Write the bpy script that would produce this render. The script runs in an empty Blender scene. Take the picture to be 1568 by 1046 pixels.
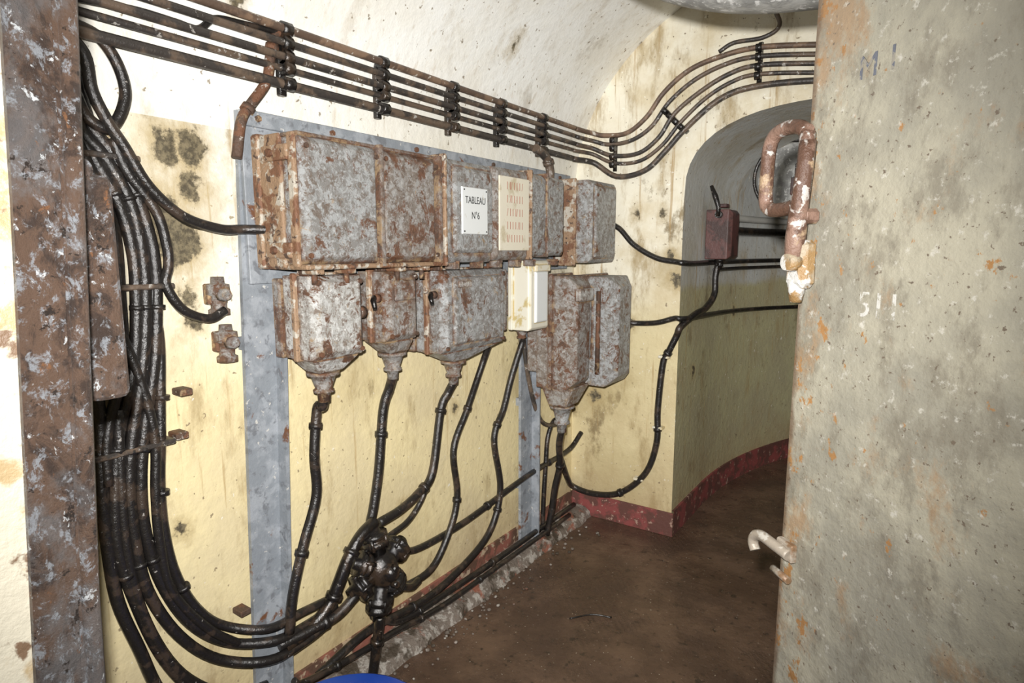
import bpy, bmesh, math, random
from mathutils import Vector, Matrix, noise
random.seed(7)
SC=bpy.context.scene
try: SC.view_settings.view_transform='Standard'
except Exception: pass

# ---------------------------------------------------------------- materials
class NT:
    def __init__(s,name):
        s.m=bpy.data.materials.new(name); s.m.use_nodes=True
        s.t=s.m.node_tree; s.b=s.t.nodes['Principled BSDF']
        s.co=s.t.nodes.new('ShaderNodeTexCoord').outputs['Object']
    def n(s,ty,**k):
        q=s.t.nodes.new(ty)
        for a,v in k.items(): setattr(q,a,v)
        return q
    def l(s,a,b): s.t.links.new(a,b)
    def setin(s,sock,v):
        if hasattr(v,'is_linked') or hasattr(v,'links'): s.l(v,sock)
        else: sock.default_value=v
    def noise(s,scale,detail=4,rough=.6,vec=None,dist=0):
        q=s.n('ShaderNodeTexNoise'); q.inputs['Scale'].default_value=scale
        q.inputs['Detail'].default_value=detail; q.inputs['Roughness'].default_value=rough
        q.inputs['Distortion'].default_value=dist
        s.l(vec or s.co,q.inputs['Vector']); return q.outputs['Fac']
    def step(s,v,lo,hi,inv=False):
        q=s.n('ShaderNodeMapRange',interpolation_type='SMOOTHSTEP')
        s.setin(q.inputs[0],v); q.inputs[1].default_value=lo; q.inputs[2].default_value=hi
        q.inputs[3].default_value=1 if inv else 0; q.inputs[4].default_value=0 if inv else 1
        return q.outputs[0]
    def math(s,op,a,b=0.0):
        q=s.n('ShaderNodeMath',operation=op); s.setin(q.inputs[0],a); s.setin(q.inputs[1],b); return q.outputs[0]
    def mix(s,f,a,b):
        q=s.n('ShaderNodeMix',data_type='RGBA'); s.setin(q.inputs[0],f)
        s.setin(q.inputs[6],a if not isinstance(a,tuple) else (*a[:3],1)); s.setin(q.inputs[7],b if not isinstance(b,tuple) else (*b[:3],1))
        return q.outputs[2]
    def map(s,sc,loc=(0,0,0)):
        q=s.n('ShaderNodeMapping'); s.l(s.co,q.inputs[0]); q.inputs['Scale'].default_value=sc; q.inputs['Location'].default_value=loc
        return q.outputs[0]
    def xyz(s):
        q=s.n('ShaderNodeSeparateXYZ'); s.l(s.co,q.inputs[0]); return q.outputs
    def edge(s,r,lo=.90):
        bv=s.n('ShaderNodeBevel',samples=6); bv.inputs['Radius'].default_value=r
        g=s.n('ShaderNodeNewGeometry'); d=s.n('ShaderNodeVectorMath',operation='DOT_PRODUCT')
        s.l(bv.outputs[0],d.inputs[0]); s.l(g.outputs['Normal'],d.inputs[1]); return s.step(d.outputs['Value'],lo,.995,True)
    def bump(s,h,strength,dist=.01):
        q=s.n('ShaderNodeBump'); q.inputs['Strength'].default_value=strength; q.inputs['Distance'].default_value=dist
        s.l(h,q.inputs['Height']); s.l(q.outputs[0],s.b.inputs['Normal'])
    def done(s,col,rough=.7,metal=0,spec=None):
        s.setin(s.b.inputs['Base Color'],col if not isinstance(col,tuple) else (*col[:3],1))
        s.setin(s.b.inputs['Roughness'],rough); s.setin(s.b.inputs['Metallic'],metal)
        if spec is not None: s.b.inputs['Specular IOR Level'].default_value=spec
        return s.m

def layered(name,base,layers,rough=.7,metal=0,bump=(40,.3),edge=None,off=0,spec=None):
    s=NT(name); c=base; v=s.map((1,1,1),(off,off*1.7,off*.3))
    for (col,scale,th,soft,det) in layers:
        c=s.mix(s.step(s.noise(scale,det,.62,v,.3),th-soft,th+soft),c,col)
    if edge:
        col,r,k=edge
        e=s.math('MULTIPLY',s.edge(r),s.step(s.noise(14,4,.6,v),.36,.52))
        c=s.mix(s.math('MULTIPLY',e,k),c,col)
    s.bump(s.noise(bump[0],6,.65,v),bump[1])
    return s.done(c,rough,metal,spec)

def wall_mat(name,upper,lower,zsplit,soft,spots,axes,dirt=1.0,stain=(.34,.25,.12),extra=()):
    s=NT(name); X=s.xyz()
    zz=s.math('ADD',X[2],s.math('MULTIPLY',s.noise(3,3),.12))
    c=s.mix(s.step(zz,zsplit-soft,zsplit+soft),lower,upper)
    c=s.mix(s.math('MULTIPLY',s.step(s.noise(2.2,6,.65),.40,.66),.65*dirt),c,(upper[0]*.70,upper[1]*.60,upper[2]*.42))
    c=s.mix(s.math('MULTIPLY',s.step(s.noise(7,8,.7,s.map((1,1,.35))),.51,.70),.75*dirt),c,stain)
    c=s.mix(s.math('MULTIPLY',s.step(s.noise(4,7,.7,s.map((1,1,.6),(3,8,1))),.59,.69),.8*dirt),c,(.22,.165,.085))
    # rusty run-off streaks (stretched vertically)
    st=s.step(s.noise(1,5,.65,s.map((30,30,1.4),(2,5,0))),.57,.70)
    c=s.mix(s.math('MULTIPLY',s.math('MULTIPLY',st,s.step(X[2],.1,.9)),.7*dirt),c,(.38,.25,.10))
    # chips: small pale and dark pits
    c=s.mix(s.math('MULTIPLY',s.step(s.noise(30,7,.7,s.map((1,1,1),(7,2,2))),.64,.68),.7),c,(.88,.86,.78))
    low=s.step(s.math('ADD',X[2],s.math('MULTIPLY',s.noise(6,6,.7),.8)),.35,.95,True)
    c=s.mix(s.math('MULTIPLY',low,.65),c,(.32,.22,.115))
    c=s.mix(s.math('MULTIPLY',s.step(s.noise(45,3,.5),.67,.71),.8),c,(.20,.15,.09))
    # broad grimy zones
    for (a,b,r,k) in extra:
        dx=s.math('SUBTRACT',X[axes],a); dz=s.math('SUBTRACT',X[2],b)
        d=s.math('SQRT',s.math('ADD',s.math('MULTIPLY',dx,dx),s.math('MULTIPLY',dz,dz)))
        d=s.math('ADD',d,s.math('MULTIPLY',s.math('SUBTRACT',s.noise(9,7,.7),.5),r*1.3))
        c=s.mix(s.math('MULTIPLY',s.step(d,r*.3,r,True),k),c,(.40,.31,.15))
    h=s.noise(28,7,.6)
    if spots:
        m=None; nz=s.math('MULTIPLY',s.math('SUBTRACT',s.noise(22,6,.7),.5),.11)
        for (a,b,r) in spots:
            dx=s.math('SUBTRACT',X[axes],a); dz=s.math('MULTIPLY',s.math('SUBTRACT',X[2],b),.8)
            d=s.math('SUBTRACT',s.math('SQRT',s.math('ADD',s.math('MULTIPLY',dx,dx),s.math('MULTIPLY',dz,dz))),r)
            m=d if m is None else s.math('MINIMUM',m,d)
        mm=s.math('ADD',m,nz)
        c=s.mix(s.math('MULTIPLY',s.step(mm,.0,.045,True),.5),c,(.40,.30,.14))
        inner=s.mix(s.step(s.noise(50,6,.7),.40,.62),(.075,.062,.04),(.20,.165,.10))
        c=s.mix(s.step(mm,-.008,.008,True),c,inner)
    s.bump(h,.35,.012)
    return s.done(c,.55,0,.4)

UP=(.86,.85,.77); LO=(.75,.64,.37)
spotsL=[(.715,2.03,.045),(.76,2.085,.022),(.80,2.015,.012),(.995,2.10,.035),(.90,1.875,.035),(.965,1.88,.04),(.93,1.47,.022),(.94,1.40,.022),(.91,1.63,.06),(.87,1.70,.05),(.86,.80,.012),(.96,1.78,.028),(1.75,.55,.01),(2.1,.9,.012)]
M_wallL=wall_mat('plaster_left',UP,LO,1.45,.30,spotsL,1,1.0,(.34,.25,.12),[(.93,1.70,.28,.6),(.95,1.95,.22,.35),(2.75,.95,.30,.6),(1.6,.35,.45,.35),(1.5,1.15,.25,.3)])
M_ceil=wall_mat('plaster_vault',(.86,.86,.82),(.84,.82,.74),2.2,.2,[(2.32,2.47,.02),(1.09,2.29,.02),(.8,2.4,.02),(1.5,2.75,.02)],1,.4)
M_wallE=wall_mat('plaster_end',(.78,.74,.61),(.66,.57,.34),1.38,.22,[(.38,1.80,.017),(.53,1.79,.017),(.62,1.45,.03),(.58,1.57,.02),(.35,1.2,.03),(.15,.75,.03)],0,1.1,(.34,.25,.12),[(.15,.85,.35,.6),(.6,1.5,.16,.6),(.3,.3,.3,.4)])
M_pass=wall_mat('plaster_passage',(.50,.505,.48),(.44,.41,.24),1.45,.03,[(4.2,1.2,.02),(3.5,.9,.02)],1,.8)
M_red=layered('red_oxide_paint',(.22,.055,.05),[((.11,.045,.035),9,.48,.06,5),((.34,.22,.17),30,.63,.02,4)],.6)
M_redL=layered('dirty_red_paint',(.25,.095,.068),[((.11,.06,.04),9,.48,.06,5),((.42,.32,.22),22,.58,.03,5)],.6)
M_curb=layered('curb_concrete',(.16,.13,.105),[((.36,.33,.29),25,.54,.05,6),((.06,.045,.03),12,.54,.05,5),((.24,.09,.055),8,.6,.05,4)],.6,bump=(60,.8))
def floor_mat():
    s=NT('wet_dirty_concrete')
    c=s.mix(s.step(s.noise(3,6,.65),.4,.65),(.075,.044,.029),(.135,.083,.054))
    c=s.mix(s.step(s.noise(18,6,.7),.56,.66),c,(.042,.027,.018))
    c=s.mix(s.step(s.noise(90,2,.5),.70,.73),c,(.40,.35,.28))
    w=s.n('ShaderNodeTexWave',wave_type='BANDS',bands_direction='DIAGONAL'); s.l(s.co,w.inputs[0]); w.inputs['Scale'].default_value=17; w.inputs['Distortion'].default_value=6; w.inputs['Detail Scale'].default_value=5
    patch=s.step(s.noise(1.9,4,.6,s.map((1,1,1),(2.3,.4,0))),.54,.62)
    wv=s.math('MULTIPLY',w.outputs['Fac'],patch)
    c=s.mix(s.math('MULTIPLY',wv,.3),c,(.03,.02,.014))
    s.bump(s.math('ADD',s.noise(24,8,.7),s.math('MULTIPLY',wv,-.2)),.5,.012)
    r=s.step(s.noise(4,4,.6),.38,.60)
    rr=s.n('ShaderNodeMapRange'); s.l(r,rr.inputs[0]); rr.inputs[3].default_value=.10; rr.inputs[4].default_value=.42
    return s.done(c,rr.outputs[0],0,.7)
M_floor=floor_mat()
RUST=(.15,.068,.036); OCH=(.38,.26,.14); BRN=(.09,.054,.037)
def peel(name,base,white,dark,rust,rth,off):
    s=NT(name); v=s.map((1,1,1),(off,off*1.7,off*.3))
    big=s.noise(5,6,.7,v,.4)
    c=s.mix(s.step(s.noise(32,10,.78,v,.5),.45,.55),base,white)
    c=s.mix(s.math('MULTIPLY',s.step(s.noise(40,10,.80,s.map((1,1,1),(off+3,2,off)),.5),.52,.57),.9),c,dark)
    c=s.mix(s.math('MULTIPLY',s.step(s.noise(60,8,.75,v),.56,.61),.7),c,(min(1,white[0]*1.4),min(1,white[1]*1.4),min(1,white[2]*1.4)))
    e=s.edge(.03,.80)
    k=s.math('ADD',s.noise(15,10,.80,v,.5),s.math('MULTIPLY',e,.15)); k=s.math('ADD',k,s.math('MULTIPLY',s.math('SUBTRACT',big,.5),.35))
    c=s.mix(s.step(k,rth-.02,rth+.025),c,rust)
    c=s.mix(s.math('MULTIPLY',s.step(k,rth+.025,rth+.08),s.step(s.noise(24,8,.7,v),.46,.56)),c,BRN)
    k2=s.math('ADD',s.noise(17,9,.75,s.map((1,1,1),(1,off,7)),.4),s.math('MULTIPLY',e,.11))
    c=s.mix(s.math('MULTIPLY',s.step(k2,.60,.66),.85),c,OCH)
    s.bump(s.noise(42,10,.76,v),1.0,.009)
    return s.done(c,.42,0,.5)
M_boxA=peel('peeling_grey_paint',(.24,.23,.215),(.40,.41,.41),(.16,.12,.092),RUST,.575,1)
M_boxB=peel('peeling_white_paint',(.38,.365,.335),(.58,.58,.56),(.20,.15,.115),RUST,.56,5)
M_boxR=peel('rusty_casing_paint',(.22,.185,.155),(.35,.34,.325),(.135,.095,.07),RUST,.535,9)
M_rib=layered('ochre_rusty_rib',(.31,.20,.12),[((.48,.44,.37),22,.54,.03,7),((.18,.085,.045),12,.54,.03,8),(BRN,36,.60,.02,7)],.5,0,(70,.7),None,12)
M_rust=layered('rusted_iron',RUST,[(BRN,18,.5,.04,6),(OCH,12,.62,.04,6),((.40,.36,.32),34,.63,.02,5)],.6,.1,(60,.7))
M_frame=layered('grey_frame_paint',(.22,.24,.262),[((.30,.32,.345),14,.52,.08,6),(RUST,10,.63,.03,8),((.16,.17,.185),25,.60,.05,7),((.50,.49,.46),40,.66,.02,6)],.5,0,(50,.3))
M_cable=layered('black_cable_sheath',(.015,.013,.012),[((.045,.032,.024),14,.56,.04,5),((.30,.28,.26),60,.69,.02,5)],.28,0,(50,.4),None,3,.65)
M_pipe=layered('grimy_conduit',(.04,.034,.03),[((.12,.085,.06),10,.52,.06,5),((.36,.34,.31),40,.65,.03,4)],.38,0,(50,.35),None,2,.6)
M_pipeB=layered('painted_brown_pipe',(.10,.066,.047),[((.20,.13,.085),10,.52,.06,5),((.50,.46,.40),26,.63,.03,4)],.45,0,(50,.35),None,4)
M_iron=layered('tarred_iron',(.014,.012,.011),[((.045,.03,.02),12,.56,.04,5),((.22,.19,.16),45,.69,.02,4)],.22,.2,(30,.5),None,6,.8)
M_cream=layered('cream_enamel',(.70,.67,.56),[((.52,.42,.20),12,.60,.05,5)],.4,0,(20,.1),((.50,.36,.12),.01,.9))
M_label=layered('label_white',(.70,.72,.71),[((.5,.45,.36),16,.66,.04,4)],.45,0,(20,.05))
M_labelc=layered('label_cream',(.74,.69,.56),[((.55,.48,.33),10,.60,.06,5)],.5,0,(20,.05))
def plain(n,c,r=.5,m=0): return NT(n).done(c,r,m)
M_ink=plain('black_ink',(.03,.03,.03)); M_redink=plain('red_ink',(.42,.18,.13)); M_paintw=layered('worn_lettering',(.55,.54,.50),[((.34,.32,.26),60,.53,.03,4)],.5)
M_paintb=layered('worn_blue_lettering',(.13,.14,.17),[((.28,.26,.22),60,.54,.03,4)],.5)
M_blue=layered('blue_plastic',(.01,.05,.38),[((.02,.09,.5),5,.5,.2,2)],.3,0,(20,.02))
def door_mat():
    s=NT('door_cream_paint'); 
    c=s.mix(s.step(s.noise(3.5,5,.6),.40,.62),(.28,.265,.215),(.39,.365,.285))
    c=s.mix(s.math('MULTIPLY',s.step(s.noise(11,8,.74,s.map((1,.5,1))),.47,.62),.75),c,(.20,.18,.14))
    X=s.xyz()
    k=s.math('MULTIPLY',s.step(X[0],0.0,.16,True),.08)
    c=s.mix(s.math('MULTIPLY',s.step(s.math('ADD',s.noise(7,9,.72,s.map((1,.6,1),(2,1,4))),k),.56,.68),.8),c,(.32,.21,.12))
    c=s.mix(s.step(s.math('ADD',s.noise(24,7,.7,s.map((1,.7,1),(4,2,1))),k),.635,.67),c,(.34,.18,.07))
    c=s.mix(s.math('MULTIPLY',s.step(s.noise(44,8,.72),.57,.67),.8),c,(.54,.52,.46))
    c=s.mix(s.step(s.noise(80,5,.65,s.map((1,1,1),(9,2,1))),.62,.66),c,(.15,.12,.09))
    ed=s.math('MULTIPLY',s.step(s.math('ADD',X[0],s.math('MULTIPLY',s.noise(20,6,.7),.03)),.016,.030,True),.8)
    c=s.mix(ed,c,(.12,.075,.045))
    s.bump(s.noise(14,7,.62),.6,.012)
    return s.done(c,.32,0,.5)
M_door=door_mat()
def jamb_mat(name):
    s=NT(name); v=s.map((1,1,.8),(5,1,3))
    c=s.mix(s.step(s.noise(18,10,.78,v,.6),.42,.55),(.05,.034,.027),(.12,.075,.052))
    c=s.mix(s.math('MULTIPLY',s.step(s.noise(9,8,.72,s.map((1,1,.7),(9,4,1))),.50,.62),.6),c,(.16,.155,.155))
    c=s.mix(s.math('MULTIPLY',s.step(s.noise(48,10,.8,s.map((1,1,.8),(3,1,2)),.4),.53,.60),.85),c,(.29,.31,.335))
    c=s.mix(s.step(s.noise(60,8,.75,s.map((1,1,.8),(2,3,2)),.4),.61,.645),c,(.58,.60,.61))
    c=s.mix(s.step(s.noise(22,9,.75,s.map((1,1,.8),(1,5,2)),.4),.60,.64),c,(.20,.095,.045))
    c=s.mix(s.step(s.noise(40,8,.75,s.map((1,1,1),(7,1,2))),.58,.62),c,(.03,.022,.018))
    s.bump(s.noise(50,10,.78,v),1.0,.008); return s.done(c,.40,0,.5)
M_jamb=jamb_mat('rusted_door_frame_paint'); M_plate=jamb_mat('rusted_catch_paint')
M_jambc=layered('frame_cream_paint',(.52,.48,.38),[((.38,.28,.15),12,.55,.05,6),((.16,.10,.06),20,.63,.03,5)],.5,0,(30,.5))
M_duct=layered('galvanised_duct',(.42,.42,.40),[((.26,.26,.25),14,.5,.06,6),((.65,.65,.63),40,.6,.03,4)],.45,.2,(40,.3))

# ---------------------------------------------------------------- geometry
def smooth(pts,n=6):
    P=[Vector(p) for p in pts]
    if len(P)<3: return P
    Q=[2*P[0]-P[1]]+P+[2*P[-1]-P[-2]]; o=[]
    for i in range(1,len(Q)-2):
        a,b,c,d=Q[i-1:i+3]
        for k in range(n):
            t=k/n
            o.append(.5*((2*b)+(c-a)*t+(2*a-5*b+4*c-d)*t*t+(3*b-a-3*c+d)*t**3))
    o.append(P[-1]); return o
class G:
    def __init__(s,name,mats): s.name=name; s.mats=mats; s.bm=bmesh.new()
    def mi(s,m):
        if m not in s.mats: s.mats.append(m)
        return s.mats.index(m)
    def poly(s,verts,faces,m,sm=False,bev=0,seg=1):
        b=bmesh.new(); vs=[b.verts.new(v) for v in verts]
        for f in faces:
            try: b.faces.new([vs[i] for i in f])
            except ValueError: pass
        bmesh.ops.recalc_face_normals(b,faces=b.faces)
        if bev: bmesh.ops.bevel(b,geom=list(b.edges),offset=bev,segments=seg,affect='EDGES',profile=.6)
        k=s.mi(m)
        for f in b.faces: f.material_index=k; f.smooth=sm
        me=bpy.data.meshes.new('t'); b.to_mesh(me); b.free(); s.bm.from_mesh(me); bpy.data.meshes.remove(me)
    def box(s,a,b,m,bev=0,seg=1):
        x0,y0,z0=a; x1,y1,z1=b
        v=[(x0,y0,z0),(x1,y0,z0),(x1,y1,z0),(x0,y1,z0),(x0,y0,z1),(x1,y0,z1),(x1,y1,z1),(x0,y1,z1)]
        s.poly(v,[(0,1,2,3),(4,5,6,7),(0,1,5,4),(1,2,6,5),(2,3,7,6),(3,0,4,7)],m,False,bev,seg)
    def hexa(s,v,m,bev=0):
        s.poly(v,[(0,1,2,3),(4,5,6,7),(0,1,5,4),(1,2,6,5),(2,3,7,6),(3,0,4,7)],m,False,bev)
    def cast(s,y0,y1,z0,z1,x0,x1,ch,m,bev=.005,chy=None,tp=0):
        """casing on a wall of constant x: body plus chamfered lid"""
        cy=ch if chy is None else chy; xm=x1-ch
        v=[]
        for x,iy,iz in ((x0,0,0),(xm,0,0),(x1,cy,ch)):
            v+=[(x,y0+iy,z0+iz+(tp if x!=x0 else 0)),(x,y1-iy,z0+iz+(tp if x!=x0 else 0)),(x,y1-iy,z1-iz),(x,y0+iy,z1-iz)]
        f=[(0,1,2,3),(8,9,10,11)]
        for k in (0,4):
            for i in range(4): f.append((k+i,k+(i+1)%4,k+4+(i+1)%4,k+4+i))
        s.poly(v,f,m,False,bev,2)
    def tube(s,pts,r,m,seg=10,sm=True,n=6,caps=True,rf=None,raw=False):
        P=[Vector(p) for p in pts] if raw else smooth(pts,n)
        T=[]
        for i in range(len(P)):
            a=P[max(0,i-1)]; b=P[min(len(P)-1,i+1)]; d=(b-a); T.append(d.normalized() if d.length>1e-9 else Vector((0,0,1)))
        up=Vector((0,0,1)) if abs(T[0].z)<.9 else Vector((1,0,0))
        nrm=(up-T[0]*up.dot(T[0])).normalized(); k=s.mi(m); rings=[]
        for i,p in enumerate(P):
            nrm=(nrm-T[i]*nrm.dot(T[i])).normalized(); bi=T[i].cross(nrm)
            rr=rf(i/(len(P)-1)) if rf else (r[i] if isinstance(r,(list,tuple)) else r)
            rings.append([s.bm.verts.new(p+(nrm*math.cos(2*math.pi*j/seg)+bi*math.sin(2*math.pi*j/seg))*rr) for j in range(seg)])
        for a,b in zip(rings,rings[1:]):
            for j in range(seg):
                f=s.bm.faces.new((a[j],a[(j+1)%seg],b[(j+1)%seg],b[j])); f.material_index=k; f.smooth=sm
        if caps:
            for rg in (rings[0][::-1],rings[-1]):
                f=s.bm.faces.new(rg); f.material_index=k
    def cyl(s,a,b,r0,r1,m,seg=16,sm=True): s.tube([a,b],[r0,r1],m,seg,sm,raw=True)
    def lathe(s,c,axis,prof,m,seg=20,sm=True):
        ax=Vector(axis).normalized(); c=Vector(c)
        s.tube([c+ax*h for h,_ in prof],[r for _,r in prof],m,seg,sm,raw=True)
    def ball(s,c,r,m,sc=(1,1,1),sub=2):
        b=bmesh.new(); bmesh.ops.create_icosphere(b,subdivisions=sub,radius=1)
        k=s.mi(m)
        for v in b.verts: v.co=Vector((v.co.x*r*sc[0],v.co.y*r*sc[1],v.co.z*r*sc[2]))+Vector(c)
        for f in b.faces: f.material_index=k; f.smooth=True
        me=bpy.data.meshes.new('t'); b.to_mesh(me); b.free(); s.bm.from_mesh(me); bpy.data.meshes.remove(me)
    def bolt(s,c,axis,r,m):
        s.cyl(c,Vector(c)+Vector(axis)*r*.9,r,r*.95,m,6,False)
    def done(s,parent=None,mw=None):
        me=bpy.data.meshes.new(s.name); s.bm.to_mesh(me); s.bm.free()
        for m in s.mats: me.materials.append(m)
        o=bpy.data.objects.new(s.name,me); SC.collection.objects.link(o)
        if parent: o.parent=parent
        if mw is not None: o.matrix_world=mw
        return o
def text(name,body,size,m,mat,parent=None,ext=.0008,spacing=1.0,sx=1.0,align='CENTER'):
    c=bpy.data.curves.new(name,'FONT'); c.body=body; c.size=size; c.extrude=ext; c.align_x=align; c.align_y='CENTER'
    c.space_line=spacing; c.materials.append(mat)
    o=bpy.data.objects.new(name,c); SC.collection.objects.link(o)
    dg=bpy.context.evaluated_depsgraph_get(); me=bpy.data.meshes.new_from_object(o.evaluated_get(dg))
    bpy.data.objects.remove(o); q=bpy.data.objects.new(name,me); SC.collection.objects.link(q)
    for v in me.vertices: v.co.x*=sx
    if parent: q.parent=parent
    q.matrix_local=m
    return q
def yz(pts,x): return [(x,a/100,b/100) for a,b in pts]
def xz(pts,y): return [(a/100,y,b/100) for a,b in pts]

# ---------------------------------------------------------------- room shell
YE=3.22
def vault():
    p=[]
    for i in range(41):
        t=math.pi-math.pi*i/40; p.append((1.2+1.2*math.cos(t),1.95+1.0*math.sin(t)))
    return p
def arch(dx=0):
    p=[(.64+dx,-.05),(.64+dx,1.0),(.64+dx,1.45),(.64+dx,1.85)]
    for i in range(1,24):
        u=-1+2*i/24; u=math.copysign(abs(math.sin(u*math.pi/2)),u)
        p.append((1.345+.705*u+dx,1.88+.41*(1-abs(u)**2.6)**(1/2.6)))
    return p+[(2.05+dx,1.85),(2.05+dx,1.0),(2.05+dx,-.05)]
g=G('floor',[M_floor]); g.box((-.2,-.6,-.15),(3.2,7.6,0),M_floor); g.done()
g=G('wall_left',[M_wallL]); g.box((-.2,.1,-.1),(0,YE,1.95),M_wallL); g.done()
g=G('wall_right',[M_wallL]); g.box((2.4,.1,-.1),(2.6,YE,1.95),M_wallL); g.done()
g=G('ceiling',[M_ceil]); vp=vault(); vs=[];fs=[]
ys=[.1+i*(YE-.1)/24 for i in range(25)]
for y in ys: vs+=[(x,y,z) for x,z in vp]
n=len(vp)
for j in range(24):
    for i in range(n-1): fs.append((j*n+i,j*n+i+1,(j+1)*n+i+1,(j+1)*n+i))
g.poly(vs,fs,M_ceil,True); g.done()
g=G('wall_back',[M_wallE]); ap=arch()
outer=[(0,-.05)]+vp+[(2.4,-.05)]
vs=[(x,YE,z) for x,z in outer]+[(x,YE,z) for x,z in ap[::-1]]
g.poly(vs,[tuple(range(len(vs)))],M_wallE); g.done()
# passage
def shift(y):
    t=max(0,y-3.75); return .17*t*t if t<1.2 else .245+.41*(t-1.2)+.2*(t-1.2)**2
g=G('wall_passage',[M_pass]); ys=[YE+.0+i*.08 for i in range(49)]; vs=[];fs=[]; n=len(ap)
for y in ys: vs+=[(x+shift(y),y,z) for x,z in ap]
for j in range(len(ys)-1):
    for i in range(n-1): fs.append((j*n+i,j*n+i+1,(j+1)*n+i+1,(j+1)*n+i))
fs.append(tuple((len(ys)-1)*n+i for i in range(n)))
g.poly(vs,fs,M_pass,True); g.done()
g=G('wall_front',[M_wallL]); g.box((-.2,.10,-.1),(.93,.27,3.0),M_wallL); g.box((2.36,.10,-.1),(2.6,.29,3.0),M_wallL); g.box((.93,.10,2.2),(2.36,.29,3.0),M_wallL); g.done()
# baseboards
g=G('baseboard_left',[M_redL]); g.box((0,.3,0),(.012,YE,.13),M_redL); g.done()
g=G('baseboard_back',[M_red]); g.box((.012,YE-.012,0),(.652,YE,.14),M_red,.003); g.done()
g=G('baseboard_passage',[M_red]); vs=[];fs=[]
for y in ys[:-1]: vs+=[(.64+shift(y)+.012,y,0),(.64+shift(y)+.012,y,.15),(.64+shift(y),y,.15)]
for j in range(len(ys)-2):
    for i in range(2): fs.append((j*3+i,j*3+i+1,j*3+4+i,j*3+3+i))
g.poly(vs,fs,M_red); g.done()
# rough concrete curb along the wall foot
g=G('floor_curb',[M_curb]); vs=[];fs=[]; N=120
for j in range(N+1):
    y=.35+(YE-.37)*j/N
    prof=[(.0,.055),(.05,.06),(.10,.05),(.135,.03),(.15,.0)]
    for i,(x,z) in enumerate(prof):
        k=noise.noise(Vector((x*20,y*9,1.3)))*.016+noise.noise(Vector((x*50,y*34,4)))*.008
        vs.append((x+(k if i>1 else 0),y,max(0,z+(k if 0<i<4 else 0))))
for j in range(N):
    for i in range(4): fs.append((j*5+i,j*5+i+1,j*5+6+i,j*5+5+i))
g.poly(vs,fs,M_curb,True); g.done()

# ---------------------------------------------------------------- door frame (left jamb)
g=G('door_frame',[M_jamb])
def jam(z): return .272+.044*max(0,min(1,(z-1.09)/.78))
def slab(x0,x1,ya,yb,z0,z1,m,bev=.004):
    for k in range(8):
        za=z0+(z1-z0)*k/8; zb=z0+(z1-z0)*(k+1)/8; a=jam(za)-.29; b=jam(zb)-.29
        g.hexa([(x0,ya+a,za),(x1,ya+a,za),(x1,yb+a,za),(x0,yb+a,za),(x0,ya+b,zb),(x1,ya+b,zb),(x1,yb+b,zb),(x0,yb+b,zb)],m)
slab(.90,.945,-.35,.232,0,2.2,M_jambc)
slab(.90,.953,.232,.275,0,2.2,M_jamb)
slab(.90,.946,.275,.30,0,2.2,M_jamb)
g.tube([(.945,jam(z)+.0,z) for z in [0,.5,1.0,1.2,1.4,1.6,1.87,2.2]],.010,M_jamb,10,raw=True)
g.box((2.30,-.35,0),(2.36,.30,2.2),M_jamb); g.box((.90,-.35,2.2),(2.36,.30,2.26),M_jamb)
g.done()
g=G('latch_keeper_plate',[M_plate]) # rusty catch on the inner face of the frame
g.box((.738,.335,1.405),(.856,.385,1.695),M_plate,.014,3)
g.box((.76,.27,1.50),(.80,.34,1.60),M_rust,.004)
g.box((.79,.327,1.65),(.845,.337,1.69),M_label,.004)
for z in (1.44,1.60): g.bolt((.83,.335,z),(0,-1,0),.010,M_plate)
g.cyl((.745,.35,1.70),(.852,.35,1.70),.014,.014,M_plate)
g.done()

# ---------------------------------------------------------------- steel door
A=Vector((1.54,1.2,0)); Bv=Vector((2.3,.5,0)); dd=(Bv-A).normalized(); nn=Vector((dd.y,-dd.x,0))
DM=Matrix((dd,Vector((0,0,1)),nn)).transposed().to_4x4(); DM.translation=A
door=bpy.data.objects.new('door_1',None); SC.collection.objects.link(door); door.matrix_world=DM
g=G('panel',[M_door]); 
def rr(x0,x1,z0,z1,r,n=6):
    o=[]
    for cx,cz,a0 in ((x1-r,z1-r,0),(x0+r,z1-r,90),(x0+r,z0+r,180),(x1-r,z0+r,270)):
        for i in range(n+1):
            a=math.radians(a0+90*i/n); o.append((cx+r*math.cos(a),cz+r*math.sin(a)))
    return o
o=rr(0,1.05,.06,2.14,.10); vs=[(x,z,0) for x,z in o]+[(x,z,-.012) for x,z in o]; k=len(o)
g.poly(vs,[tuple(range(k)),tuple(range(k,2*k))]+[(i,(i+1)%k,k+(i+1)%k,k+i) for i in range(k)],M_door)
o2=rr(0.012,1.04,.07,2.13,.09); vs=[(x,z,-.012) for x,z in o2]+[(x,z,-.05) for x,z in o2]; k=len(o2)
g.poly(vs,[tuple(range(k)),tuple(range(k,2*k))]+[(i,(i+1)%k,k+(i+1)%k,k+i) for i in range(k)],M_rust)
g.done(door)
g=G('handle',[M_rust]); MH=layered('handle_paint_rust',(.22,.135,.10),[((.10,.052,.034),14,.50,.05,8),((.34,.24,.15),20,.60,.04,7),((.44,.41,.38),30,.585,.02,8)],.42,0,(40,.7))
MHb=layered('handle_block_paint',(.32,.26,.18),[((.28,.17,.07),14,.52,.05,7),((.55,.54,.51),26,.56,.03,8)],.42,0,(40,.7),None,3)
lp=[(.024,1.80),(.0,1.812),(-.035,1.815),(-.063,1.806),(-.075,1.78),(-.077,1.715),(-.073,1.688),(-.056,1.678),(-.03,1.677),(-.002,1.680),(.018,1.692),(.024,1.74)]
lp=[(x+.016,z-.006) for x,z in lp]
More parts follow.
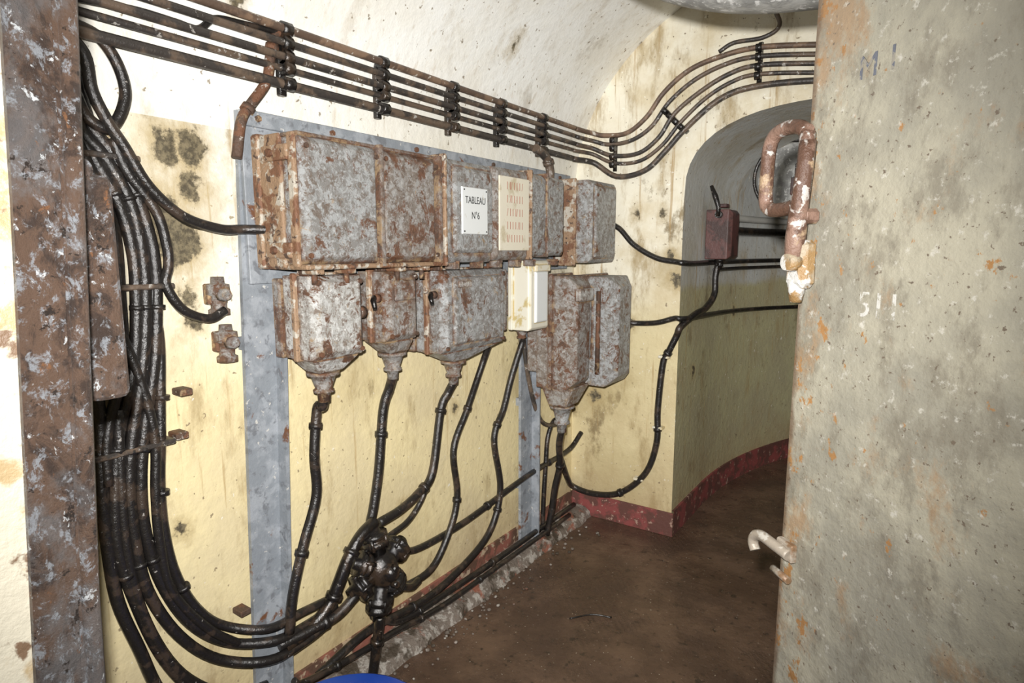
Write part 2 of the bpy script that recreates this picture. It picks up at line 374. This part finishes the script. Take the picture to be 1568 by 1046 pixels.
ring=[(x,z,.036) for x,z in lp]; ring=smooth(ring+[ring[0]],5); g.tube(ring,.0125,MH,10,raw=True)
g.tube([(.042,1.78,.036),(.040,1.74,.036),(.032,1.68,.036),(.024,1.62,.033),(.020,1.57,.030)],[.0135,.0135,.015,.017,.017],MH,10,raw=True)
g.hexa([(-.002,1.535,.0),(.048,1.535,.0),(.048,1.535,.034),(-.002,1.535,.034),(.0,1.61,.0),(.046,1.62,.0),(.046,1.62,.034),(.0,1.61,.034)],MHb,.010)
g.cyl((.024,1.58,.030),(.024,1.58,.050),.018,.014,MHb); g.cyl((.018,1.55,.020),(.018,1.510,.020),.017,.010,MHb)
g.box((.020,1.645,0),(.044,1.67,.034),MH,.006)
g.done(door)
MW=layered('bare_metal_latch',(.36,.31,.25),[((.22,.13,.07),14,.52,.05,5),((.55,.52,.46),40,.60,.03,4)],.4,.1)
g=G('latch',[MW])
g.tube([(.04,1.045,.015),(.0,1.050,.02),(-.035,1.050,.02),(-.054,1.040,.02),(-.058,1.024,.02),(-.050,1.012,.02)],.0105,MW,10); g.tube([(.04,.995,.012),(-.006,.997,.012)],.007,MW,8,raw=True)
g.box((.0,1.03,0),(.045,1.065,.014),MW,.003)
g.done(door)
g=G('hinge',[M_rust])
for z in (.5,1.7): g.box((.80,z-.04,0),(1.08,z+.04,.016),M_rust,.003); g.cyl((1.07,z-.08,-.02),(1.07,z+.08,-.02),.025,.025,M_rust)
g.done(door)
text('numeral','511',.056,Matrix.Translation((.178,1.515,.0006)),M_paintw,door,.0005)
text('marking','M 1',.050,Matrix.Translation((.140,1.875,.0006)),M_paintb,door,.0004)

# ---------------------------------------------------------------- mounting frame
g=G('equipment_mounting_frame',[M_frame])
g.box((.045,1.085,1.50),(.062,3.02,2.0),M_frame,.002)
g.box((.062,1.085,1.955),(.075,3.02,2.0),M_frame,.002)
# leaning left upright, angle section
g.hexa([(.03,1.02,0),(.045,1.02,0),(.045,1.13,0),(.03,1.13,0),(.03,1.085,2.0),(.045,1.085,2.0),(.045,1.19,2.0),(.03,1.19,2.0)],M_frame)
g.hexa([(.03,1.118,0),(.085,1.118,0),(.085,1.13,0),(.03,1.13,0),(.03,1.178,1.5),(.085,1.178,1.5),(.085,1.19,1.5),(.03,1.19,1.5)],M_frame)
g.box((.03,2.58,0),(.045,2.70,1.52),M_frame,.001); g.box((.03,2.688,0),(.09,2.70,1.52),M_frame,.001)
g.box((0,1.02,.0),(.03,1.12,.10),M_frame); 
for z in (.35,.8,1.3): g.box((0,1.07,z),(.03,1.11,z+.04),M_frame); g.box((0,2.60,z),(.03,2.66,z+.04),M_frame)
for y in (1.3,2.0,2.8): g.box((0,y,1.6),(.045,y+.05,1.66),M_frame); 
for y in (1.13,1.4,1.8,2.3,2.9): g.bolt((.075,y,1.978),(1,0,0),.010,M_rust)
g.done()

# ---------------------------------------------------------------- upper distribution board
RM=Matrix(((0,0,1,0),(1,0,0,0),(0,1,0,0),(0,0,0,1)))
def onx(x,y,z):
    m=RM.copy(); m.translation=(x,y,z); return m
db=bpy.data.objects.new('distribution_board',None); SC.collection.objects.link(db)
g=G('casings',[M_boxA])
g.cast(1.115,1.405,1.56,1.915,.13,.285,.02,M_boxA); g.cast(1.415,1.685,1.56,1.915,.13,.28,.02,M_boxR)
g.box((.062,1.14,1.58),(.13,1.67,1.90),M_boxR,.004)
for y,m in ((1.106,M_rib),(1.40,M_boxR),(1.68,M_boxR)): 
    g.box((.09,y,1.55),(.20 if y<1.2 else .292,y+.018,1.925),m,.005,2)
g.box((.235,1.104,1.552),(.262,1.122,1.922),M_rib,.005,2)
for z in (1.60,1.87): 
    g.box((.125,1.098,z-.022),(.24,1.112,z+.022),M_rib,.006,2); g.bolt((.17,1.098,z),(0,-1,0),.012,M_rust)
g.box((.075,1.100,1.545),(.11,1.70,1.93),M_rib,.006)
g.box((.11,1.112,1.545),(.29,1.69,1.56),M_rib,.004); g.box((.11,1.112,1.912),(.27,1.69,1.925),M_boxR,.004)
for y in (1.16,1.28,1.50,1.62):
    g.box((.20,y,1.53),(.27,y+.03,1.55),M_rib,.003); g.cyl((.24,y+.015,1.50),(.24,y+.015,1.535),.009,.009,M_rust,8)
g.cast(1.705,2.01,1.555,1.925,.062,.285,.018,M_boxA)
g.cast(1.755,1.995,1.59,1.90,.26,.300,.012,M_boxA)
g.box((.10,1.70,1.545),(.30,1.715,1.935),M_rib,.004)
g.cast(2.02,2.275,1.56,1.93,.062,.285,.018,M_boxR)
g.cast(2.285,2.60,1.575,1.93,.062,.28,.018,M_boxA)
g.box((.10,2.275,1.56),(.295,2.29,1.94),M_rib,.004); g.box((.10,2.42,1.57),(.29,2.43,1.94),M_boxA,.003)
for y in (1.80,1.95,2.08,2.22,2.34,2.54):
    g.bolt((.27,y,1.56),(0,0,-1),.010,M_rust); g.box((.22,y-.015,1.53),(.27,y+.015,1.56),M_boxR,.003)
for y in (1.13,1.39,1.43,1.67):
    for z in (1.585,1.885): g.bolt((.285,y,z),(1,0,0),.008,M_rust)
g.done(db)
g=G('name_plate',[M_label]); g.cast(1.79,1.945,1.66,1.83,.298,.306,.002,M_label,.001)
for y,z in ((1.80,1.67),(1.935,1.67),(1.80,1.82),(1.935,1.82)): g.bolt((.306,y,z),(1,0,0),.003,M_iron)
g.done(db)
g=G('schedule_plate',[M_labelc]); g.box((.285,2.045,1.60),(.292,2.262,1.895),M_labelc,.001); g.done(db)
text('name_text','TABLEAU\nN°6',.037,onx(.3065,1.868,1.755),M_ink,db,.0004,1.5,.80)
text('schedule_text','I I/ I I I /\nI /I I I I I\n/ I I I/ I I\nI I I I /I I\nI/ I I I I I',.044,onx(.2925,2.154,1.752),M_redink,db,.0003,1.2,.85)

g=G('fuse_cabinet',[M_boxA])
g.cast(2.86,3.17,1.535,1.955,.062,.285,.02,M_boxA); g.box((.08,2.85,1.52),(.20,2.865,1.965),M_rib,.004); g.cast(2.89,3.14,1.56,1.93,.27,.297,.01,M_boxA)
for z in (1.60,1.88): g.bolt((.297,2.905,z),(1,0,0),.008,M_rust)
g.done()

# ---------------------------------------------------------------- lower switch boxes
def funnel(g,x,y,z,h,r=.035,m=M_boxR):
    g.lathe((x,y,z),(0,0,-1),[(0,r*1.5),(.012,r*1.5),(.014,r*1.15),(h*.55,r*.75),(h*.6,r*.95),(h*.68,r*.95),(h*.7,r*.62),(h,r*.55)],m,14)
def sbox(name,y0,y1,z0,z1,x0,x1,m,fy,knob=True,ledge=True):
    g=G(name,[m]); zb=z0+.05
    g.cast(y0,y1,zb,z1,x0+.02,x1,.022,m); g.box((.062,y0-.012,zb+.0),(x0+.02,y1+.012,z1-.01),M_boxR,.005)
    g.box((x0+.07,y0-.012,zb-.006),(x0+.09,y1+.012,z1+.008),M_rib,.004)
    # tapered bottom
    g.hexa([(x0+.05,fy-.045,z0),(x1-.05,fy-.045,z0),(x1-.05,fy+.045,z0),(x0+.05,fy+.045,z0),(x0+.02,y0+.01,zb),(x1-.02,y0+.01,zb),(x1-.02,y1-.01,zb),(x0+.02,y1-.01,zb)],m,.006)
    if ledge: g.box((x1-.004,y0+.03,z1-.10),(x1+.010,y1-.03,z1-.03),M_boxR,.004)
    for y in (y0+.02,y1-.02):
        for z in (zb+.02,z1-.02): g.bolt((x1-.004,y,z),(1,0,0),.009,M_rust)
        g.box((x0+.08,y-.012,z1),(x1-.03,y+.012,z1+.022),M_rust,.003)
    if knob:
        g.cyl((x0+.12,y0,z1-.09),(x0+.12,y0-.02,z1-.09),.015,.014,M_rust)
        g.tube([(x0+.12,y0-.018,z1-.085),(x0+.125,y0-.03,z1-.095),(x0+.14,y0-.036,z1-.125)],[.010,.010,.007],M_iron,8,raw=True)
    funnel(g,(x0+x1)/2-.01,fy,z0,.10)
    return g
g=sbox('switch_box',1.165,1.365,1.22,1.525,.08,.245,M_boxB,1.26,False,False); g.cyl((.2,1.37,1.40),(.2,1.395,1.40),.02,.02,M_rust); g.done()
sbox('switch_box',1.465,1.625,1.24,1.53,.08,.24,M_boxR,1.57).done()
g=sbox('switch_box',1.75,2.16,1.16,1.525,.08,.245,M_boxA,1.91,True,False); g.cast(1.80,2.11,1.24,1.50,.24,.256,.008,M_boxA); g.box((.14,2.17,1.25),(.20,2.23,1.52),M_boxA,.005); g.box((.25,1.82,1.46),(.262,1.90,1.485),M_boxB,.003); g.done()
g=G('enamel_fuse_box',[M_cream]); g.cast(2.34,2.51,1.235,1.555,.13,.25,.012,M_cream); g.box((.135,2.328,1.235),(.16,2.522,1.555),M_cream,.004); g.cast(2.375,2.48,1.27,1.505,.245,.262,.006,M_label); 
g.box((.062,2.37,1.30),(.13,2.49,1.5),M_boxR,.004); g.box((.24,2.37,1.505),(.268,2.49,1.535),M_cream,.003)
funnel(g,.10,2.50,1.23,.08,.026); g.box((.062,2.44,1.22),(.128,2.54,1.47),M_boxA,.008); g.done()
g=G('oil_switch_casing',[M_boxA])
g.box((.092,2.56,1.0),(.16,3.02,1.46),M_boxR,.006)
g.cast(2.54,2.735,.93,1.48,.16,.37,.045,M_boxR,.006,.035); g.box((.23,2.53,.925),(.25,2.745,1.49),M_boxR,.004)
g.cast(2.80,3.06,.91,1.47,.16,.455,.05,M_boxA,.006,.06); g.box((.27,2.79,.90),(.29,3.07,1.48),M_boxR,.004)
g.box((.20,2.72,1.05),(.33,2.82,1.42),M_boxA,.008)
g.box((.36,2.565,1.36),(.385,2.71,1.42),M_boxB,.004); g.cyl((.38,2.77,.98),(.38,2.77,1.40),.012,.012,M_rust,10)
g.hexa([(.22,2.56,.84),(.32,2.56,.84),(.32,2.68,.84),(.22,2.68,.84),(.18,2.55,.94),(.36,2.55,.94),(.36,2.73,.94),(.18,2.73,.94)],M_boxR,.006)
for z in (1.0,1.2,1.4):
    g.bolt((.445,2.86,z),(1,0,0),.010,M_rust); g.bolt((.25,2.53,z),(0,-1,0),.012,M_rust)
g.cyl((.30,3.06,1.22),(.30,3.09,1.22),.05,.04,M_boxR); g.box((.36,3.06,1.18),(.40,3.12,1.24),M_iron,.005)
funnel(g,.27,2.61,.84,.14,.042,M_boxA); g.done()
# small glands left of the frame
for y,z in ((1.00,1.475),(1.015,1.335)):
    g=G('cable_gland',[M_boxR]); g.lathe((.03,y,z+.05),(0,0,-1),[(0,.018),(.02,.02),(.022,.032),(.05,.034),(.055,.024),(.09,.022),(.095,.03),(.11,.03)],M_boxR,10)
    g.box((0,y-.03,z-.03),(.03,y+.03,z+.03),M_rust,.004); g.cyl((.05,y,z),(.075,y,z),.022,.016,M_boxA,8); g.done()

# ---------------------------------------------------------------- cables
def cable(pts,r=.0145,m=M_cable,name='electrical_cable',collars=()):
    g=G(name,[m]); P=smooth(pts,7); g.tube(P,r,m,10,raw=True)
    for t in collars:
        i=max(1,min(len(P)-2,int(t*(len(P)-1)))); d=(P[i+1]-P[i-1]).normalized(); g.cyl(P[i]-d*.009,P[i]+d*.009,r*1.35,r*1.35,m,10)
    return g.done()
L1=[(67,189),(69,184),(74,174),(77,161),(77,148),(75,131),(70,114),(68,101),(67,84),(70,67),(75,49),(82,34),(92,18),(100,8)]
L2=[(68,188),(72,183),(77,173),(79,161),(79,148),(77,131),(73,113),(71,100),(71,85),(73,69),(80,52),(91,38),(104,32),(118,31),(130,33)]
L3=[(70,190),(74,184),(79,174),(82,161),(82,148),(80,130),(76,113),(74,99),(74,85),(77,69),(84,53),(95,41),(107,37),(119,36),(131,37)]
L4=[(74,187),(77,179),(83,170),(85,161),(85,156),(84,151),(88,144),(95,141),(100,143)]
L5=[(66,150),(66,144),(66,124),(66,115),(65,102),(65,85),(66,69),(70,53),(74,38),(82,20),(88,7)]
L6=[(81,150),(82,136),(81,121),(80,108),(79,97),(79,84),(81,70),(86,57),(94,47),(105,42),(118,41),(130,40)]
L7=[(60,212),(70,211),(74,209),(77,204),(78,198),(76,192),(73,189),(69,191),(67,196)]
L8=[(64,210),(69,205),(70,197),(73,190),(76,185),(81,176),(89,169),(99,166),(106,166),(113,166)]
g=G('cable_bundle',[M_cable])
def tail(L,x):
    return [Vector((x+(.055 if a>97 and b<60 and a<133 and L in (L2,L3,L6) else 0),a/100,b/100)) for a,b in L]
for L,x,r in ((L1,.045,.0155),(L2,.05,.0155),(L3,.045,.0155),(L5,.04,.016),(L6,.04,.014)):
    g.tube(yz([(L[0][0]-2,L[0][1]+10)] if L[0][1]>180 else [(66,190),(66,170)] if L is L5 else [(80,176)],x)+tail(L,x),r,M_cable,10)
g.tube(yz([(66,188),(70,176),(73,165),(73,150),(72,131),(67,114),(66,101)],.05),.014,M_cable)
g.tube(yz([(72,140),(76,125),(78,110),(77,95),(77,80),(79,66),(88,50),(98,39)],.055),.013,M_cable)
g.tube(yz([(70,120),(69,100),(69,80),(72,60),(80,40),(94,24),(106,20)],.05),.014,M_cable)
g.tube(yz(L4,.06),.013,M_cable); g.tube(yz(L7,.06),.014,M_cable)
p8=[Vector(p) for p in yz(L8,.075)]; p8[-1].x=.12; g.tube(p8,.014,M_cable)
g.tube(yz([(100,166),(92,168),(84,175),(76,188),(70,200),(66,210)],.03),.010,M_cable)
for z,a,b in ((1.50,.62,.86),(1.08,.63,.83),(1.82,.66,.80)):
    g.box((.001,a,z),(.068,b,z+.014),M_pipe,.003)
for y,z in ((.84,1.08),(.79,1.50),(.86,1.20),(.99,.47)): g.box((.001,y,z),(.05,y+.035,z+.02),M_rust,.003)
for L in (L1,L2,L3,L6):
    P=smooth(yz(L,.05),6)
    for i in range(12,len(P)-24,13):
        d=(P[i+1]-P[i-1]).normalized(); g.cyl(P[i]-d*.006,P[i]+d*.006,.019,.019,M_cable,10)
g.done()
cable(yz([(123,224),(121,223),(119,217),(117,209),(111,201),(108,196),(106,186)],.07),.015,M_rust,'bent_conduit',(.3,.7))
cable(yz([(62,216),(72,217),(82,218),(91,218),(97,218),(102,222),(110,223),(123,224)],.075),.009,M_cable,'loose_wire')
# drops below the boxes
cable([(.155,1.26,1.14),(.14,1.262,1.10)]+yz([(126,109),(124,94),(124,80),(118,65),(113,50),(111,38)],.115),.0165,collars=(.35,.75))
cable([(.15,1.57,1.15),(.13,1.57,1.10)]+yz([(155,102),(152,81),(149,68),(147,62)],.115),.0175,collars=(.5,))
cable([(.155,1.91,1.07),(.13,1.90,1.02)]+yz([(187,95),(181,70),(172,64),(162,61),(151,60)],.115),.017,collars=(.35,.6))
cable([(.17,2.18,1.27)]+yz([(219,109),(208,91),(198,75),(200,54),(195,40),(182,27),(161,27)],.09),.0145,collars=(.3,.6))
cable([(.11,2.50,1.17)]+yz([(245,99),(238,84),(230,71),(235,44),(225,25),(199,16),(176,14),(148,17),(124,13)],.075),.0155,collars=(.3,.5,.8))
cable([(.27,2.61,.71),(.24,2.64,.62),(.20,2.72,.48),(.16,2.74,.34),(.13,2.76,.20),(.10,2.76,.05)],.018,collars=(.4,))
cable([(.08,3.19,.52)]+yz([(307,44),(275,43),(248,41),(210,37),(179,37),(166,41)],.06),.0145,collars=(.3,.6))
cable(yz([(150,22),(165,12),(193,10),(228,9),(270,9),(312,9)],.075),.014,collars=(.3,.6,.8))
cable(yz([(112,20),(116,17),(136,14),(159,12),(186,8.5),(228,8),(300,7.6)],.11),.012,collars=(.3,.6,.8))
cable(yz([(257,116),(262,95),(270,76),(280,66),(300,62)],.065),.012,M_pipe)
cable(yz([(300,62),(290,66),(283,58),(281,44),(279,25),(278,6)],.06),.013,M_cable)
# black cast cable joint
g=G('cast_iron_cable_joint',[M_iron]); C=Vector((.165,1.475,.45))
g.ball(C,.062,M_iron,(.85,1.0,1.15),3); g.ball(C+Vector((.04,0,.0)),.036,M_iron)
for (dy,dz,L,r) in ((-.02,.17,.17,.034),(-.12,.07,.13,.032),(.13,.05,.14,.036),(-.14,-.05,.14,.034),(.10,-.13,.15,.036),(-.005,-.2,.2,.034)):
    d=Vector((-.03,dy,dz)).normalized()
    g.lathe(C,d,[(0,r),(L*.55,r*.85),(L*.56,r*1.45),(L*.66,r*1.45),(L*.67,r*1.1),(L*.72,r*1.1),(L*.73,r*1.45),(L*.83,r*1.45),(L*.84,r*.8),(L*1.05,r*.6)],M_iron,12)
    u=d.cross(Vector((1,0,0))).normalized(); w=d.cross(u)
    for k in range(5):
        a=k*2*math.pi/5; q=C+d*L*.60+(u*math.cos(a)+w*math.sin(a))*r*1.35; g.cyl(q-d*.012,q+d*.03,.007,.007,M_iron,6)
g.box((.0,1.44,.40),(.12,1.50,.48),M_iron,.004)
for z in (0,.06): g.cyl(C+Vector((.05,0,.02-z)),C+Vector((.075,0,.02-z)),.014,.012,M_iron,8)
g.done()
cable([(.14,1.47,.63),(.14,1.40,.60),(.14,1.34,.54),(.13,1.30,.46),(.12,1.27,.40),(.11,1.20,.35),(.10,1.10,.33)],.022,M_iron,collars=(.3,.6))
cable([(.15,1.36,.40),(.14,1.28,.36),(.12,1.18,.35),(.10,1.08,.345)],.017,M_cable,collars=(.5,))
cable([(.15,1.59,.32),(.13,1.66,.28),(.11,1.72,.27)],.015,M_iron)
cable([(.15,1.47,.26),(.14,1.46,.16),(.14,1.43,.03)],.019,M_iron,collars=(.5,))
cable(yz([(150,50),(158,52),(168,54),(176,60),(181,68)],.10),.011,M_cable)

# ---------------------------------------------------------------- conduits
E=[[(20,222),(33,222),(44,229),(53,240),(66,249),(82,253),(98,254),(122,251)],
   [(23,217),(36,218),(47,224),(56,235),(69,244),(84,249),(98,250),(122,247)],
   [(25,211),(40,211),(51,218),(59,229),(72,238),(85,244),(98,246),(123,243)],
   [(26,207),(41,207),(53,214),(62,224),(74,234),(86,240),(98,242),(123,239)],
   [(27,200),(43,202),(54,211),(64,221),(80,233),(96,237),(123,236)]]
g=G('conduit_pipe_run',[M_pipe])
for i,(z,e) in enumerate(zip((2.25,2.21,2.17,2.14,2.095),E)):
    xx=.09 if i<3 else .075
    yy=YE-.05 if i<4 else YE-.03
    mat=M_pipeB if i in (0,) else M_pipe
    P=[(xx,.31,z),(xx,1.0,z),(xx,2.0,z),(xx,2.95,z),(xx+.01,3.05,z-.005),(.14,yy-.02,z-.015)]+xz(e,yy)
    zl=e[-1][1]/100
    P+=[(1.5,yy,zl-.05),(1.9,yy,zl-.21),(2.2,yy,zl-.48)]
    g.tube(P,(.0125,.011,.0115,.010,.015)[i],mat,10)
g.tube(xz([(80,255),(87,258),(100,258),(107,262),(104,272),(104,290)],YE-.05),.010,M_pipe)
for y in (1.235,1.63,2.02,2.36,2.72):
    g.box((.04,y-.012,2.065),(.062,y+.012,2.285),M_iron,.003)
    for z in (2.25,2.21,2.17,2.14,2.095): g.cyl((.085,y-.016,z),(.085,y+.016,z),.021,.021,M_iron,10)
for x,z in ((.985,2.47),(.585,2.26),(.25,2.12)):
    ang=math.radians({.985:0,.585:45,.25:0}[x]); t=Vector((math.cos(ang),0,math.sin(ang))); nn_=Vector((-t.z,0,t.x))
    for k in (-.055,-.015,.03,.07):
        q=Vector((x,YE-.045,z))+nn_*k; g.cyl(q-t*.014,q+t*.014,.019,.019,M_iron,10)
    a=Vector((x,YE,z))-nn_*.09; b=Vector((x,YE,z))+nn_*.10
    g.cyl(a+Vector((0,-.012,0)),b+Vector((0,-.012,0)),.012,.012,M_iron,8)
g.done()
cable([(.10,2.62,2.09),(.10,2.72,2.06),(.10,2.76,2.0),(.10,2.76,1.93),(.11,2.76,1.80),(.11,2.76,1.60)],.022,M_pipe,'vertical_conduit',(.3,.6))

# end wall / passage cables
yw=YE-.025
def along(pts,o): return [(.64+shift(y)+o,y,z) for y,z in pts]
def run(z0,z1,y0,y1,o,n=16): return along([(y0+(y1-y0)*i/n,z0+(z1-z0)*i/n) for i in range(n+1)],o)
cable([(.20,3.19,1.76)]+xz([(29,172),(38,163),(51,156),(62,154)],yw)+[(.655,yw,1.535)]+run(1.53,1.53,3.3,6.6,.028),.015,name='wall_cable')
cable([(.30,3.10,1.22)]+xz([(39,120),(52,121),(62,124)],yw)+[(.655,yw,1.24)]+run(1.235,1.14,3.3,6.4,.028),.015,name='wall_cable')
cable([(.70,3.70,1.54),(.685,3.70,1.45),(.685,3.69,1.34),(.675,3.56,1.27),(.670,3.40,1.25),(.66,3.19,1.20)]+xz([(64,115),(60,106),(57,99),(55,73),(55,54),(49,35),(34,20),(17,15.5),(3,17)],yw-.005)+[(.04,3.10,.25),(.05,3.0,.40)],.018,name='wall_cable',collars=(.45,.6,.75))
cable(run(1.485,1.485,3.72,6.6,.03),.012,name='wall_cable')
M_pale=plain('pale_pipe_paint',(.50,.49,.45),.4)
g=G('passage_pipe',[M_pale]); 
for z,r,m in ((1.80,.022,M_pale),(1.72,.028,M_iron)): g.tube(run(z,z,3.85,6.5,.04),r,m,10)
g.done()
g=G('cable_clips',[M_label])
for x,z in ((.575,1.02),(.555,.62),(.45,.30)): g.box((x-.03,YE-.045,z),(x+.03,YE,z+.015),M_cream,.003)
g.done()
g=G('red_switch_box',[M_rust]); MR=layered('dull_red_paint',(.10,.04,.035),[((.05,.025,.022),12,.5,.06,5)],.5)
g.cast(3.60,3.78,1.55,1.83,.645,.79,.02,MR); g.cyl((.72,3.60,1.80),(.72,3.57,1.80),.02,.02,M_iron); g.tube([(.72,3.575,1.79),(.72,3.57,1.84),(.70,3.57,1.90),(.675,3.57,1.96)],[.014,.013,.016,.010],M_iron,8,raw=True)
g.box((.70,3.59,1.84),(.76,3.65,1.86),MR,.003); funnel(g,.71,3.69,1.55,.06,.02,M_iron); g.done()

# duct with flanged round mouth inside the passage, red valve box
g=G('ventilation_duct',[M_duct]); c=Vector((.985,4.15,2.045)); d=Vector((.10,1,0)).normalized()
g.tube([c+d*h for h in (.03,.03,.5)],[.01,.205,.205],M_duct,36,sm=False,raw=True,caps=False)
ring=[c+Vector((.215*math.cos(a*math.pi/18),0,.215*math.sin(a*math.pi/18))) for a in range(37)]
g.tube(ring,.011,M_iron,8,raw=True)
g.box((1.00,4.06,1.93),(1.10,4.14,2.03),MR,.004); g.box((1.02,4.05,2.04),(1.06,4.14,2.11),M_iron,.004)
g.done()
g=G('overhead_air_duct',[M_duct]); g.tube([(2.38,1.38,2.18),(1.9,1.38,2.175),(1.6,1.38,2.18),(1.4,1.38,2.20),(1.25,1.38,2.25),(1.11,1.38,2.335),(1.0,1.38,2.44),(.94,1.38,2.6),(.92,1.38,2.86)],.12,M_duct,28); g.done()  # left bend, above the view, is shaped to throw shadow on the vault

# blue tub
g=G('blue_barrel',[M_blue]); c=(.557,.949,0)
g.lathe(c,(0,0,1),[(0,.19),(.01,.205),(.12,.215),(.13,.222),(.15,.222),(.16,.216),(.31,.222),(.318,.235),(.345,.237),(.352,.225),(.345,.212),(.30,.205),(.295,.01)],M_blue,40); g.done()
# debris bits at wall foot
g=G('rubble',[M_curb])
for i in range(110):
    y=random.uniform(1.2,3.1); x=.15+abs(random.gauss(0,.06)); r=random.uniform(.004,.011); g.ball((x,y,r*.5),r,M_curb,(1,random.uniform(.7,1.4),.7),1)
g.done()
g=G('steel_wire_scrap',[M_iron]); g.tube([(.55,2.2,.006),(.62,2.28,.008),(.70,2.31,.006)],.004,M_iron,6); g.done()

# ---------------------------------------------------------------- lights
def spot(name,loc,to,e,ang,blend,r,col):
    l=bpy.data.lights.new(name,'SPOT'); l.energy=e; l.spot_size=math.radians(ang); l.spot_blend=blend; l.shadow_soft_size=r; l.color=col
    o=bpy.data.objects.new(name,l); SC.collection.objects.link(o); o.location=loc
    o.rotation_euler=(Vector(to)-Vector(loc)).to_track_quat('-Z','Y').to_euler()
    l.use_nodes=True; nt=l.node_tree; em=nt.nodes.get('Emission') or nt.nodes.new('ShaderNodeEmission')
    fo=nt.nodes.new('ShaderNodeLightFalloff'); fo.inputs['Strength'].default_value=.36; nt.links.new(fo.outputs['Linear'],em.inputs['Strength'])
    return o
spot('camera_flash',(1.70,.0,1.665),(.28,1.8,1.42),435,118,1.0,.015,(1,.98,.955))
l=bpy.data.lights.new('passage_fill','POINT'); l.energy=2.5; l.shadow_soft_size=.08; l.color=(1,.98,.95); o=bpy.data.objects.new('passage_fill',l); SC.collection.objects.link(o); o.location=(1.75,3.8,2.0)  # fill point light added to brighten the passage, no fitting
w=bpy.data.worlds.new('world'); SC.world=w; w.use_nodes=True; w.node_tree.nodes['Background'].inputs[0].default_value=(.5,.5,.5,1); w.node_tree.nodes['Background'].inputs[1].default_value=.06

# ---------------------------------------------------------------- camera
f=1080.0; cam=Vector((1.73,0,1.6)); yaw=math.radians(34); p=math.radians(8.43)
fh=Vector((-math.sin(yaw),math.cos(yaw),0)); R=Vector((math.cos(yaw),math.sin(yaw),0))
F=fh*math.cos(p)+Vector((0,0,-math.sin(p))); U=fh*math.sin(p)+Vector((0,0,math.cos(p)))
c=bpy.data.cameras.new('camera'); o=bpy.data.objects.new('camera',c); SC.collection.objects.link(o)
M=Matrix((R,U,-F)).transposed().to_4x4(); M.translation=cam; o.matrix_world=M
c.sensor_width=36; c.lens=f/1799*36; c.clip_start=.02
SC.camera=o
